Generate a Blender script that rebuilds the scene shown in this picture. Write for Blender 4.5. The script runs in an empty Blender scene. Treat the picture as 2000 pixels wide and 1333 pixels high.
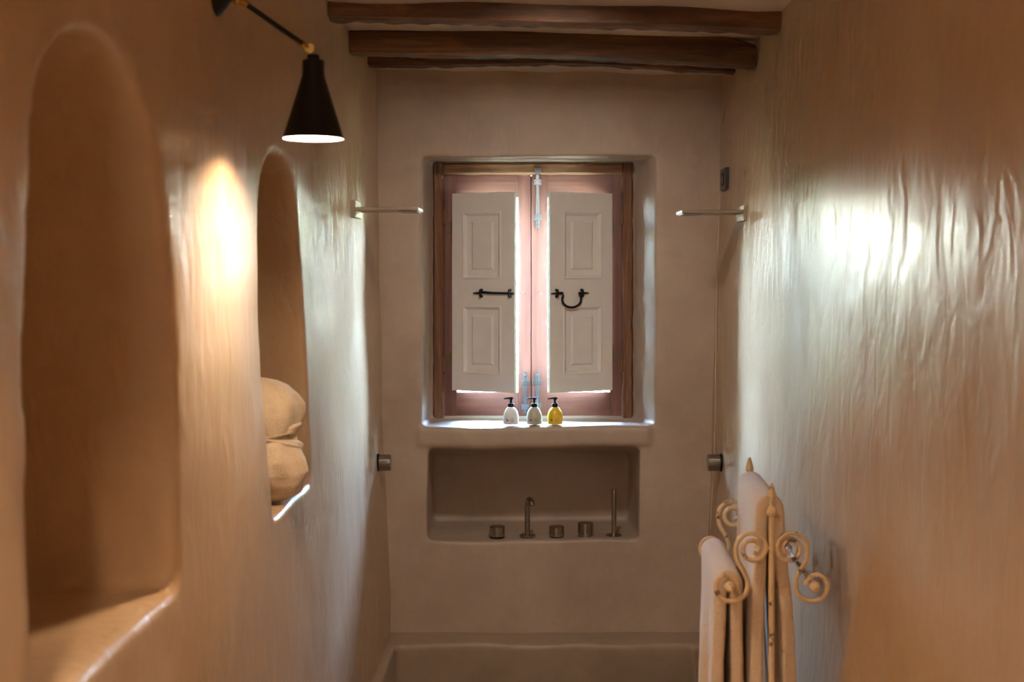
import bpy, bmesh, math, random
import numpy as np
from mathutils import Vector, Matrix

random.seed(7)
scene = bpy.context.scene
COL = scene.collection

# ------------------------------------------------------------------ camera
F = 2450.0                 # focal length in pixels of the 2000 px wide frame
VX, VY = 1042.0, 530.0     # vanishing point of the room's long axis
EYE = 1.6
cam_d = bpy.data.cameras.new('camera')
cam_d.sensor_width = 36.0
cam_d.lens = F / 2000.0 * 36.0
cam_d.shift_x = -(VX - 1000.0) / 2000.0
cam_d.shift_y = (VY - 666.5) / 2000.0
cam_d.dof.use_dof = True
cam_d.dof.focus_distance = 4.8
cam_d.dof.aperture_fstop = 4.5
cam_d.clip_start = 0.02
cam = bpy.data.objects.new('camera', cam_d)
cam.location = (0, 0, EYE)
cam.rotation_euler = (math.pi / 2, 0, 0)
COL.objects.link(cam)
scene.camera = cam

# ------------------------------------------------------------------ world, sun, exposure
world = bpy.data.worlds.new('world')
scene.world = world
world.use_nodes = True
wn = world.node_tree
bg = wn.nodes['Background']
sky = wn.nodes.new('ShaderNodeTexSky')
sky.sky_type = 'NISHITA'
sky.sun_disc = False
sky.sun_elevation = math.radians(48)
sky.sun_rotation = math.radians(200)
sky.air_density = 1.0
sky.dust_density = 2.0
wn.links.new(sky.outputs[0], bg.inputs[0])
bg.inputs[1].default_value = 130.0

sun_d = bpy.data.lights.new('sun', 'SUN')
sun_d.energy = 850.0
sun_d.angle = 0.01
sun_d.color = (1.0, 0.93, 0.82)
sun = bpy.data.objects.new('sun', sun_d)
sun.rotation_euler = (math.radians(50), 0, math.radians(25))   # shines from behind the house onto the garden
COL.objects.link(sun)

portal_d = bpy.data.lights.new('window_portal', 'AREA')
portal_d.shape = 'RECTANGLE'
portal_d.size, portal_d.size_y = 1.0, 1.2
portal_d.cycles.is_portal = True
portal = bpy.data.objects.new('window_portal', portal_d)
portal.location = (0.0, 5.37, 1.51)
portal.rotation_euler = (math.radians(-90), 0, 0)
COL.objects.link(portal)

vs = scene.view_settings
vs.view_transform = 'Standard'
vs.look = 'None'
vs.gamma = 1.0
vs.use_curve_mapping = False
vs.exposure = 0.0
LAMP_EMIT = 680.0
FILL_LAMP_EMIT = 1900.0
REAR_FILL_EMIT = 34.0
SPOT_FILL_W = 41.0
WARM = (1.0, 0.68, 0.40)

try:
    scene.cycles.max_bounces = 9
    scene.cycles.diffuse_bounces = 6
    scene.cycles.glossy_bounces = 4
    scene.cycles.use_adaptive_sampling = True
    scene.cycles.adaptive_threshold = 0.15
    scene.cycles.adaptive_min_samples = 20
    scene.cycles.transparent_max_bounces = 12
    scene.cycles.caustics_reflective = False
    scene.cycles.caustics_refractive = False
    scene.cycles.sample_clamp_indirect = 8.0
    scene.cycles.use_denoising = True
except Exception:
    pass


# ------------------------------------------------------------------ helpers
def P(px, py, Y):
    """point of the photograph's 2000x1333 frame at distance Y along the room"""
    return Vector(((px - VX) * Y / F, Y, EYE - (py - VY) * Y / F))


XL_T = ([0.0, .19, .66, 1.06, 1.5, 2.45], [-.552, -.558, -.572, -.588, -.602, -.604])
XR_T = ([0.0, .19, 1.06, 1.6, 2.45], [.655, .665, .698, .713, .738])


def XL(z):
    return float(np.interp(z, *XL_T))


def XR(z):
    return float(np.interp(z, *XR_T))


def on_left(px, py):
    z = 1.6
    for _ in range(12):
        Y = XL(z) * F / (px - VX)
        z = EYE - (py - VY) * Y / F
    return Y, z


def link(name, me, mat=None, parent=None):
    o = bpy.data.objects.new(name, me)
    COL.objects.link(o)
    if mat is not None:
        me.materials.clear()
        me.materials.append(mat)
    if parent is not None:
        o.parent = parent
        o.matrix_parent_inverse = Matrix.Translation(parent.location).inverted() if parent.type == 'EMPTY' else Matrix.Identity(4)
    return o


def tag(o, label, cat, group=None, kind=None):
    o['label'] = label
    o['category'] = cat
    if group:
        o['group'] = group
    if kind:
        o['kind'] = kind
    return o


def thing(name, label, cat, loc=(0, 0, 0), group=None, kind=None):
    o = bpy.data.objects.new(name, None)
    COL.objects.link(o)
    o.location = loc
    o.empty_display_size = 0.05
    return tag(o, label, cat, group, kind)


class MB:
    """collects shapes; build() links them as one mesh object"""

    def __init__(self):
        self.v, self.f = [], []

    def add(self, vs_, fs_):
        n = len(self.v)
        self.v += [tuple(p) for p in vs_]
        self.f += [tuple(i + n for i in q) for q in fs_]
        return self

    def box(self, x0, x1, y0, y1, z0, z1, M=None):
        vs_ = [Vector((x, y, z)) for x in (x0, x1) for y in (y0, y1) for z in (z0, z1)]
        if M is not None:
            vs_ = [M @ p for p in vs_]
        return self.add(vs_, [(0, 1, 3, 2), (4, 6, 7, 5), (0, 4, 5, 1), (2, 3, 7, 6), (0, 2, 6, 4), (1, 5, 7, 3)])

    def tube(self, pts, rad, n=10, cap=True, squash=1.0):
        pts = [Vector(p) for p in pts]
        if not isinstance(rad, (list, tuple)):
            rad = [rad] * len(pts)
        m = len(pts)
        tans = []
        for i in range(m):
            a, b = pts[max(i - 1, 0)], pts[min(i + 1, m - 1)]
            tans.append((b - a).normalized())
        t = tans[0]
        up = Vector((0, 0, 1)) if abs(t.z) < .9 else Vector((0, 1, 0))
        nrm = (up - t * up.dot(t)).normalized()
        vs_, fs_ = [], []
        for i in range(m):
            t = tans[i]
            nrm = (nrm - t * nrm.dot(t)).normalized()
            bn = t.cross(nrm)
            for k in range(n):
                a = 2 * math.pi * k / n
                vs_.append(pts[i] + (nrm * math.cos(a) + bn * math.sin(a) * squash) * rad[i])
        for i in range(m - 1):
            for k in range(n):
                k2 = (k + 1) % n
                fs_.append((i * n + k, i * n + k2, (i + 1) * n + k2, (i + 1) * n + k))
        if cap:
            fs_.append(tuple(reversed(range(n))))
            fs_.append(tuple((m - 1) * n + k for k in range(n)))
        return self.add(vs_, fs_)

    def lathe(self, prof, org, axis=(0, 0, 1), n=32, cap=True):
        """prof: list of (radius, height along axis)"""
        ax = Vector(axis).normalized()
        up = Vector((0, 1, 0)) if abs(ax.y) < .9 else Vector((1, 0, 0))
        e1 = (up - ax * up.dot(ax)).normalized()
        e2 = ax.cross(e1)
        org = Vector(org)
        vs_, fs_ = [], []
        for r, h in prof:
            for k in range(n):
                a = 2 * math.pi * k / n
                vs_.append(org + ax * h + (e1 * math.cos(a) + e2 * math.sin(a)) * r)
        for i in range(len(prof) - 1):
            for k in range(n):
                k2 = (k + 1) % n
                fs_.append((i * n + k, i * n + k2, (i + 1) * n + k2, (i + 1) * n + k))
        if cap:
            fs_.append(tuple(reversed(range(n))))
            fs_.append(tuple((len(prof) - 1) * n + k for k in range(n)))
        return self.add(vs_, fs_)

    def ball(self, c, r, n=16, m=10, scale=(1, 1, 1)):
        vs_, fs_ = [], []
        c = Vector(c)
        for i in range(m + 1):
            th = math.pi * i / m
            for k in range(n):
                a = 2 * math.pi * k / n
                vs_.append(c + Vector((math.sin(th) * math.cos(a) * scale[0], math.sin(th) * math.sin(a) * scale[1], math.cos(th) * scale[2])) * r)
        for i in range(m):
            for k in range(n):
                k2 = (k + 1) % n
                fs_.append((i * n + k, (i + 1) * n + k, (i + 1) * n + k2, i * n + k2))
        return self.add(vs_, fs_)

    def build(self, name, mat, parent=None, smooth=False, bevel=0.0, seg=2, sharp=40):
        me = bpy.data.meshes.new(name)
        me.from_pydata([tuple(p) for p in self.v], [], self.f)
        bm = bmesh.new()
        bm.from_mesh(me)
        bmesh.ops.remove_doubles(bm, verts=bm.verts, dist=1e-6)
        bmesh.ops.recalc_face_normals(bm, faces=bm.faces)
        bm.to_mesh(me)
        bm.free()
        o = link(name, me, mat, parent)
        if bevel > 0:
            b = o.modifiers.new('bevel', 'BEVEL')
            b.width = bevel
            b.segments = seg
            b.limit_method = 'ANGLE'
            b.angle_limit = math.radians(40)
        if smooth or bevel > 0:
            me.polygons.foreach_set('use_smooth', [True] * len(me.polygons))
            me.set_sharp_from_angle(angle=math.radians(sharp))
        return o


def wob(a, b, seed, wl=0.6):
    """smooth pseudo random field of two coordinates, about -1..1"""
    r = random.Random(seed)
    s = np.zeros(np.broadcast(a, b).shape)
    for k in range(9):
        th = r.uniform(0, 6.28)
        f = 2 * math.pi / (wl * r.uniform(.6, 1.7))
        s = s + np.sin((a * math.cos(th) + b * math.sin(th)) * f + r.uniform(0, 6.28)) / 3.0
    return s


def prism_y(outline, x0, x1):
    """closed prism from an outline in (Y, Z), between x0 and x1"""
    n = len(outline)
    vs_ = [(x0, y, z) for y, z in outline] + [(x1, y, z) for y, z in outline]
    fs_ = [(i, (i + 1) % n, n + (i + 1) % n, n + i) for i in range(n)]
    fs_ += [tuple(reversed(range(n))), tuple(range(n, 2 * n))]
    return vs_, fs_


def raw_obj(vs_, fs_):
    me = bpy.data.meshes.new('tmp')
    me.from_pydata([tuple(p) for p in vs_], [], fs_)
    bm = bmesh.new()
    bm.from_mesh(me)
    bmesh.ops.recalc_face_normals(bm, faces=bm.faces)
    bm.to_mesh(me)
    bm.free()
    o = bpy.data.objects.new('tmp', me)
    COL.objects.link(o)
    return o


def carve(name, mat, solid, cutters, extra=(), voxel=0.012, smooth=6, disp=None):
    """solid minus cutters plus extra blocks, melted together into soft-edged plaster"""
    a = raw_obj(*solid)
    tmp = [a]
    for c in cutters:
        o = raw_obj(*c)
        tmp.append(o)
        m = a.modifiers.new('cut', 'BOOLEAN')
        m.operation = 'DIFFERENCE'
        m.solver = 'EXACT'
        m.object = o
    dg = bpy.context.evaluated_depsgraph_get()
    me = bpy.data.meshes.new_from_object(a.evaluated_get(dg))
    bm = bmesh.new()
    bm.from_mesh(me)
    for c in extra:
        mm = bpy.data.meshes.new('x')
        mm.from_pydata([tuple(p) for p in c[0]], [], c[1])
        b2 = bmesh.new()
        b2.from_mesh(mm)
        bmesh.ops.recalc_face_normals(b2, faces=b2.faces)
        b2.to_mesh(mm)
        b2.free()
        bm.from_mesh(mm)
    bm.to_mesh(me)
    bm.free()
    b = bpy.data.objects.new('tmp2', me)
    COL.objects.link(b)
    tmp.append(b)
    r = b.modifiers.new('remesh', 'REMESH')
    r.mode = 'VOXEL'
    r.voxel_size = voxel
    s = b.modifiers.new('smooth', 'SMOOTH')
    s.factor = 0.5
    s.iterations = smooth
    dg = bpy.context.evaluated_depsgraph_get()
    out = bpy.data.meshes.new_from_object(b.evaluated_get(dg))
    for o in tmp:
        bpy.data.objects.remove(o, do_unlink=True)
    n = len(out.vertices)
    co = np.empty(n * 3)
    out.vertices.foreach_get('co', co)
    co = co.reshape(-1, 3)
    if disp:
        disp(co)
    out.vertices.foreach_set('co', co.ravel())
    out.polygons.foreach_set('use_smooth', [True] * len(out.polygons))
    out.update()
    return link(name, out, mat)


def boxvf(x0, x1, y0, y1, z0, z1):
    m = MB().box(x0, x1, y0, y1, z0, z1)
    return m.v, m.f


# ------------------------------------------------------------------ materials
def new_mat(name):
    m = bpy.data.materials.new(name)
    m.use_nodes = True
    nt = m.node_tree
    return m, nt, nt.nodes['Principled BSDF']


def N(nt, t, **kw):
    n = nt.nodes.new(t)
    for k, v in kw.items():
        setattr(n, k, v)
    return n


def noise(nt, coord, scale, detail=4, rough=.55, stretch=(1, 1, 1), dist=0.0):
    mp = N(nt, 'ShaderNodeMapping')
    mp.inputs['Scale'].default_value = stretch
    nt.links.new(coord, mp.inputs['Vector'])
    n = N(nt, 'ShaderNodeTexNoise')
    n.inputs['Scale'].default_value = scale
    n.inputs['Detail'].default_value = detail
    n.inputs['Roughness'].default_value = rough
    n.inputs['Distortion'].default_value = dist
    nt.links.new(mp.outputs[0], n.inputs['Vector'])
    return n.outputs['Fac']


def ramp(nt, fac, stops):
    r = N(nt, 'ShaderNodeValToRGB')
    els = r.color_ramp.elements
    while len(els) < len(stops):
        els.new(.5)
    for e, (p, c) in zip(els, stops):
        e.position = p
        e.color = (*c, 1) if len(c) == 3 else c
    nt.links.new(fac, r.inputs['Fac'])
    return r.outputs['Color']


def mix(nt, fac, a, b, mode='MIX'):
    m = N(nt, 'ShaderNodeMix', data_type='RGBA', blend_type=mode)
    if isinstance(fac, float):
        m.inputs[0].default_value = fac
    else:
        nt.links.new(fac, m.inputs[0])
    for s, i in ((a, 6), (b, 7)):
        if isinstance(s, tuple):
            m.inputs[i].default_value = (*s, 1)
        else:
            nt.links.new(s, m.inputs[i])
    return m.outputs[2]


def maprange(nt, v, a, b, c, d):
    m = N(nt, 'ShaderNodeMapRange')
    nt.links.new(v, m.inputs[0])
    for i, x in zip((1, 2, 3, 4), (a, b, c, d)):
        m.inputs[i].default_value = x
    return m.outputs[0]


def bump(nt, h, strength, dist, prev=None):
    b = N(nt, 'ShaderNodeBump')
    b.inputs['Strength'].default_value = strength
    b.inputs['Distance'].default_value = dist
    nt.links.new(h, b.inputs['Height'])
    if prev is not None:
        nt.links.new(prev, b.inputs['Normal'])
    return b.outputs['Normal']


def plaster(name, c0, c1, rough=(.24, .46), streak=(5, 5, 1.4), sbump=.22, spec=.5):
    m, nt, b = new_mat(name)
    co = N(nt, 'ShaderNodeTexCoord').outputs['Object']
    n1 = noise(nt, co, 2.2, 5, .6, dist=.6)
    n3 = noise(nt, co, 14, 3, .6)
    col = ramp(nt, n1, [(.3, c0), (.7, c1)])
    col = mix(nt, maprange(nt, n3, .5, .75, 0., .25), col, tuple(min(1, x * 1.12) for x in c1))
    nt.links.new(col, b.inputs['Base Color'])
    nt.links.new(maprange(nt, n1, .1, .9, rough[0], rough[1]), b.inputs['Roughness'])
    b.inputs['Specular IOR Level'].default_value = spec
    n4 = noise(nt, co, 5.0, 2, .5, stretch=(1, 1, .45))
    n5 = noise(nt, co, 17, 2, .6, stretch=(1, 1, .42), dist=.9)
    nb = bump(nt, n4, sbump, .02)
    nb = bump(nt, n5, sbump * 1.6, .006, nb)
    nt.links.new(nb, b.inputs['Normal'])
    return m


def wood(name, dark, mid, light, along=0, scale=1.0, rough=.55, bmp=.5):
    m, nt, b = new_mat(name)
    co = N(nt, 'ShaderNodeTexCoord').outputs['Object']
    st = [14, 14, 14]
    st[along] = 1.1
    n1 = noise(nt, co, 1.2 * scale, 8, .65, stretch=tuple(st), dist=1.2)
    st2 = [70, 70, 70]
    st2[along] = 2.0
    n2 = noise(nt, co, 1.0 * scale, 5, .6, stretch=tuple(st2))
    n3 = noise(nt, co, 4, 5, .6)
    col = ramp(nt, n1, [(.28, dark), (.5, mid), (.74, light)])
    col = mix(nt, maprange(nt, n2, .4, .7, 0., .6), col, tuple(x * .6 for x in dark))
    col = mix(nt, maprange(nt, n3, .45, .75, 0., .55), col, tuple(x * .7 for x in mid))
    nt.links.new(col, b.inputs['Base Color'])
    b.inputs['Roughness'].default_value = rough
    nb = bump(nt, n1, bmp, .006)
    nb = bump(nt, n2, bmp * .6, .002, nb)
    nt.links.new(nb, b.inputs['Normal'])
    return m


def plain(name, col, rough=.4, metal=0.0, var=.12, nscale=30, spec=.5, bmp=.05):
    m, nt, b = new_mat(name)
    co = N(nt, 'ShaderNodeTexCoord').outputs['Object']
    n1 = noise(nt, co, nscale, 4, .6)
    c = ramp(nt, n1, [(.3, tuple(x * (1 - var) for x in col)), (.7, tuple(min(1, x * (1 + var)) for x in col))])
    nt.links.new(c, b.inputs['Base Color'])
    b.inputs['Roughness'].default_value = rough
    b.inputs['Metallic'].default_value = metal
    b.inputs['Specular IOR Level'].default_value = spec
    nt.links.new(bump(nt, n1, bmp, .002), b.inputs['Normal'])
    return m


def worn_paint(name, paint, under, scale=28, thr=.62, rough=.45):
    m, nt, b = new_mat(name)
    co = N(nt, 'ShaderNodeTexCoord').outputs['Object']
    n1 = noise(nt, co, scale, 5, .65, dist=.4)
    n2 = noise(nt, co, scale * 3, 3, .6)
    c = ramp(nt, n2, [(.3, tuple(x * .86 for x in paint)), (.7, paint)])
    c = mix(nt, maprange(nt, n1, thr, thr + .06, 0., 1.), c, under)
    nt.links.new(c, b.inputs['Base Color'])
    b.inputs['Roughness'].default_value = rough
    nt.links.new(bump(nt, n1, .3, .002), b.inputs['Normal'])
    return m


def brushed(name, col, axis, rough=.3):
    m, nt, b = new_mat(name)
    co = N(nt, 'ShaderNodeTexCoord').outputs['Object']
    st = [400, 400, 400]
    st[axis] = 6
    n1 = noise(nt, co, 1.0, 3, .6, stretch=tuple(st))
    nt.links.new(ramp(nt, n1, [(.3, tuple(x * .8 for x in col)), (.7, col)]), b.inputs['Base Color'])
    b.inputs['Metallic'].default_value = 1.0
    nt.links.new(maprange(nt, n1, .3, .7, rough - .06, rough + .1), b.inputs['Roughness'])
    return m


def terry(name, col):
    m, nt, b = new_mat(name)
    co = N(nt, 'ShaderNodeTexCoord').outputs['Object']
    n1 = noise(nt, co, 260, 3, .7)
    n2 = noise(nt, co, 30, 4, .6)
    c = ramp(nt, n1, [(.3, tuple(x * .8 for x in col)), (.7, col)])
    c = mix(nt, maprange(nt, n2, .4, .7, 0., .25), c, tuple(x * .85 for x in col))
    nt.links.new(c, b.inputs['Base Color'])
    b.inputs['Roughness'].default_value = .95
    b.inputs['Specular IOR Level'].default_value = .1
    b.inputs['Sheen Weight'].default_value = .4
    nb = bump(nt, n1, .8, .004)
    nb = bump(nt, n2, .35, .01, nb)
    nt.links.new(nb, b.inputs['Normal'])
    return m


def emit(name, col, strength):
    m, nt, b = new_mat(name)
    b.inputs['Base Color'].default_value = (.9, .9, .9, 1)
    b.inputs['Emission Color'].default_value = (*col, 1)
    b.inputs['Emission Strength'].default_value = strength
    return m


def thin_glass(name):
    m = bpy.data.materials.new(name)
    m.use_nodes = True
    nt = m.node_tree
    nt.nodes.clear()
    out = N(nt, 'ShaderNodeOutputMaterial')
    tr = N(nt, 'ShaderNodeBsdfTransparent')
    gl = N(nt, 'ShaderNodeBsdfGlossy')
    gl.inputs['Roughness'].default_value = .02
    fr = N(nt, 'ShaderNodeFresnel')
    fr.inputs['IOR'].default_value = 1.45
    mx = N(nt, 'ShaderNodeMixShader')
    tr.inputs[0].default_value = (.95, .97, .96, 1)
    nt.links.new(fr.outputs[0], mx.inputs[0])
    nt.links.new(tr.outputs[0], mx.inputs[1])
    nt.links.new(gl.outputs[0], mx.inputs[2])
    nt.links.new(mx.outputs[0], out.inputs[0])
    return m


M_WALL = plaster('polished_plaster', (.50, .355, .225), (.59, .45, .315), rough=(.22, .46), spec=.2, sbump=.5)
M_BACK = plaster('trowelled_plaster', (.43, .335, .265), (.58, .475, .375), rough=(.36, .58), streak=(5, 5, 4), sbump=.2)
M_CEIL = plaster('ceiling_plaster', (.62, .52, .42), (.7, .6, .5), rough=(.6, .8), streak=(3, 3, 3), sbump=.2)
M_TUB = plaster('bath_plaster', (.29, .22, .16), (.42, .325, .245), rough=(.3, .5), streak=(4, 4, 4), sbump=.15)
M_FLOOR = plaster('floor_plaster', (.42, .33, .25), (.5, .4, .31), rough=(.3, .5), streak=(3, 3, 3), sbump=.15)
M_BEAM = wood('old_beam_wood', (.03, .012, .004), (.14, .056, .018), (.36, .16, .055), along=0, rough=.6, bmp=1.0)
M_FRAME = wood('old_frame_wood', (.10, .04, .018), (.22, .095, .04), (.36, .18, .08), along=2, rough=.6, bmp=.6)
M_HEAD = wood('old_head_wood', (.12, .05, .02), (.28, .12, .045), (.42, .21, .08), along=0, rough=.6, bmp=.6)
M_SASH_V = wood('sash_wood_upright', (.13, .045, .03), (.20, .075, .05), (.27, .11, .08), along=2, rough=.45, bmp=.15)
M_HINGE = plain('old_hinge', (.16, .10, .06), .5, .5, .2, 60)
M_SHUT = plain('shutter_paint', (.88, .87, .85), .45, 0, .03, 12, bmp=.05)
M_IRON = plain('black_iron', (.02, .018, .018), .5, .6, .2, 60)
M_STEEL = plain('bolt_steel', (.27, .30, .34), .35, .9, .1, 60)
M_NICKEL_Z = brushed('brushed_nickel', (.50, .46, .42), 2, .22)
M_NICKEL_X = brushed('brushed_nickel_side', (.42, .39, .36), 0, .28)
M_BRONZE = brushed('shower_metal', (.46, .41, .35), 0, .32)
M_BLACK = plain('black_lacquer', (.008, .007, .006), .5, 0, .1, 40, spec=.25)
M_BRASS = plain('aged_brass', (.42, .26, .08), .3, 1.0, .15, 60)
M_WHITE = plain('shade_lining', (.85, .82, .76), .5, 0, .02, 20)
M_BULB = emit('lit_bulb', WARM, LAMP_EMIT)
M_FILL_BULB = emit('fill_bulb', WARM, FILL_LAMP_EMIT)
M_REAR_FILL = emit('fill_globe', (1.0, .83, .64), REAR_FILL_EMIT)
M_CREAM = worn_paint('cream_iron_paint', (.84, .68, .46), (.09, .05, .03), 30, .585)
M_TOWEL = terry('towel_terry', (.88, .74, .60))
M_ROBE = terry('robe_terry', (.82, .70, .56))
M_PLATE = plain('black_plastic', (.03, .03, .034), .35, 0, .1, 50)
M_CORD = plain('cord_white', (.7, .62, .5), .7, 0, .05, 50)
M_GLASS = thin_glass('window_glass')
M_INK = plain('label_ink', (.06, .06, .07), .6, 0, .1, 50)
M_GREENY = plain('hedge_leaf', (.10, .21, .045), .5, 0, .4, 3)
M_GROUND = plain('terrace_ground', (.55, .46, .38), .9, 0, .2, 2)

# ------------------------------------------------------------------ room shell
YB = 4.90            # inner face of the end wall
Y_REAR = -1.7


def wall_prof(fn, zs):
    return [(fn(z), z) for z in zs]


ZS = [-.45, .19, .66, 1.06, 1.5, 2.0, 2.6]


def side_solid(fn, out_x, y0, y1):
    prof = [(fn(max(z, 0)), z) for z in ZS] + [(out_x, 2.6), (out_x, -.45)]
    n = len(prof)
    vs_ = [(x, y0, z) for x, z in prof] + [(x, y1, z) for x, z in prof]
    fs_ = [(i, (i + 1) % n, n + (i + 1) % n, n + i) for i in range(n)]
    fs_ += [tuple(reversed(range(n))), tuple(range(n, 2 * n))]
    return vs_, fs_


def spline(pts, k=6):
    out = []
    m = len(pts)
    for i in range(m - 1):
        p0, p1, p2, p3 = pts[max(i - 1, 0)], pts[i], pts[i + 1], pts[min(i + 2, m - 1)]
        for j in range(k):
            t = j / k
            out.append(tuple(.5 * ((2 * b) + (-a + c) * t + (2 * a - 5 * b + 4 * c - d) * t * t + (-a + 3 * b - 3 * c + d) * t ** 3)
                             for a, b, c, d in zip(p0, p1, p2, p3)))
    out.append(tuple(pts[-1]))
    return out


n1_edge = [on_left(*p) for p in [(66, 430), (76, 215), (104, 118), (150, 66), (205, 78), (252, 138), (290, 240), (312, 380), (333, 600), (347, 860), (356, 1150)]]
n1_out = [(on_left(57, 1000)[0], n1_edge[-1][1]), (on_left(57, 1000)[0], 1.3)] + spline(n1_edge)
n2_edge = [on_left(*p) for p in [(522, 800), (513, 600), (511, 450), (516, 360), (527, 316), (544, 301), (561, 322), (573, 385), (589, 600), (601, 800), (611, 943)]]
n2_out = [(on_left(537, 1010)[0], n2_edge[-1][1])] + spline(n2_edge)
NICHE_Z = n2_edge[-1][1]


def disp_left(co):
    inner = np.clip((co[:, 0] + .78) / .12, 0, 1)
    co[:, 0] += inner * (.0045 * wob(co[:, 1], co[:, 2], 3, .75) + .0007 * wob(co[:, 1], co[:, 2] * .5, 5, .22))


wl = carve('wall_left', M_WALL, side_solid(XL, -1.02, Y_REAR - .3, YB + .05),
           [(prism_y(n1_out, -.92, -.45)), (prism_y(n2_out, -.90, -.45))], voxel=.0125, smooth=5, disp=disp_left)
tag(wl, 'polished beige plaster wall on the left with two arched niches', 'wall', kind='structure')

# right wall: gently wavy slab
ys = np.linspace(Y_REAR - .3, YB + .05, 200)
zs = np.linspace(-.45, 2.6, 100)
gy, gz = np.meshgrid(ys, zs, indexing='ij')
gx = np.interp(np.maximum(gz, 0), *XR_T) + np.interp(gy, [.6, 1.3, 1.7, 3.2, 3.9], [.02, .05, .047, -.012, 0]) + .0035 * wob(gy, gz, 11, .9) + .0006 * wob(gy, gz * .5, 12, .2)
vs_ = [(a, b, c) for a, b, c in zip(gx.ravel(), gy.ravel(), gz.ravel())]
nz = len(zs)
fs_ = [(i * nz + j, i * nz + j + 1, (i + 1) * nz + j + 1, (i + 1) * nz + j) for i in range(len(ys) - 1) for j in range(nz - 1)]
nv = len(vs_)
c4 = [(1.1, ys[0], zs[0]), (1.1, ys[0], zs[-1]), (1.1, ys[-1], zs[-1]), (1.1, ys[-1], zs[0])]
vs_ += c4
fs_.append((nv, nv + 3, nv + 2, nv + 1))
fs_.append(tuple([j for j in range(nz)]) + (nv + 1, nv))
e = (len(ys) - 1) * nz
fs_.append((nv + 3, nv + 2) + tuple(e + j for j in reversed(range(nz))))
fs_.append(tuple(i * nz for i in reversed(range(len(ys)))) + (nv, nv + 3))
fs_.append(tuple(i * nz + nz - 1 for i in range(len(ys))) + (nv + 2, nv + 1))
m = MB()
m.add(vs_, fs_)
wr = m.build('wall_right', M_WALL, smooth=True)
tag(wr, 'polished beige plaster wall on the right, glossy with window light', 'wall', kind='structure')


def loft_box(front, back, yf, yb):
    """frustum between two pixel-free rectangles (x0,x1,z0,z1)"""
    vs_ = []
    for (x0, x1, z0, z1), y in ((front, yf), (back, yb)):
        vs_ += [(x0, y, z0), (x1, y, z0), (x1, y, z1), (x0, y, z1)]
    fs_ = [(0, 1, 2, 3), (7, 6, 5, 4), (0, 4, 5, 1), (1, 5, 6, 2), (2, 6, 7, 3), (3, 7, 4, 0)]
    return vs_, fs_


def rect(px0, py0, px1, py1, Y):
    a, b = P(px0, py0, Y), P(px1, py1, Y)
    return (a.x, b.x, b.z, a.z)


YF = 5.20            # plane of the window frame


def ext(a, b, ya, yb, yn):
    t = (yn - ya) / (yb - ya)
    return tuple(p + (q - p) * t for p, q in zip(a, b))


wa, wb_ = rect(823, 305, 1280, 833, YB), rect(843, 315, 1239, 817, YF)
n3a, n3b = rect(836, 876, 1250, 1056, YB), rect(846, 880, 1227, 1018, 5.30)
cut_win = loft_box(ext(wa, wb_, YB, YF, 4.6), wb_, 4.6, YF + .005)
ob = rect(850, 322, 1234, 812, YF)
cut_mid = boxvf(ob[0], ob[1], 5.15, 5.265, ob[2], ob[3])
oc = rect(876, 352, 1206, 800, YF)
cut_out = loft_box((oc[0], oc[1], oc[2], oc[3]), (oc[0] - .12, oc[1] + .12, oc[2] - .08, oc[3] + .08), 5.22, 5.40)
cut_n3 = loft_box(ext(n3a, n3b, YB, 5.30, 4.6), n3b, 4.6, 5.30)
sl = rect(817, 838, 1268, 873, YB)


def disp_back(co):
    k = np.clip((YB + .12 - co[:, 1]) / .08, 0, 1)
    co[:, 1] += k * (.004 * wob(co[:, 0], co[:, 2], 21, .5))
    near = np.clip((YF - .03 - co[:, 1]) / .1, 0, 1)
    co[:, 0] += near * .003 * wob(co[:, 1] + co[:, 0] * .1, co[:, 2], 22, .3)
    co[:, 2] += near * .003 * wob(co[:, 1], co[:, 0], 23, .35)


wbk = carve('wall_back', M_BACK, boxvf(-1.0, 1.08, YB, 5.36, -.45, 2.62), [cut_win, cut_mid, cut_out, cut_n3],
            extra=[boxvf(sl[0], sl[1], YB - .012, YB + .2, sl[2] + .006, sl[3] + .004)], voxel=.0095, smooth=4, disp=disp_back)
tag(wbk, 'brown-grey plaster end wall with window opening and tap recess', 'wall', kind='structure')

o = MB().box(-1.02, 1.1, Y_REAR - .3, Y_REAR, -.45, 2.62).build('wall_front', M_BACK)
tag(o, 'plain plaster wall behind the viewer', 'wall', kind='structure')

# ceiling: gently sagging plaster, a little lower on the right
ys = np.linspace(Y_REAR - .3, 5.6, 70)
xs = np.linspace(-1.05, 1.12, 24)
gx, gy = np.meshgrid(xs, ys, indexing='ij')
gz = 2.395 - .022 * (gx + .6) + .006 * wob(gx, gy, 31, .5)
m = MB()
ny = len(ys)
m.add(zip(gx.ravel(), gy.ravel(), gz.ravel()),
      [(i * ny + j, i * ny + j + 1, (i + 1) * ny + j + 1, (i + 1) * ny + j) for i in range(len(xs) - 1) for j in range(ny - 1)])
m.box(-1.05, 1.12, Y_REAR - .3, 5.6, 2.56, 2.85)
o = m.build('ceiling', M_CEIL, smooth=True)
tag(o, 'pale plaster ceiling between the dark beams', 'ceiling', kind='structure')

TUB_Y = 3.25
o = MB().box(-1.0, 1.08, Y_REAR - .3, TUB_Y + .02, -.3, 0).build('floor', M_FLOOR)
tag(o, 'smooth brown plaster floor in front of the bath', 'floor', kind='structure')

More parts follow.
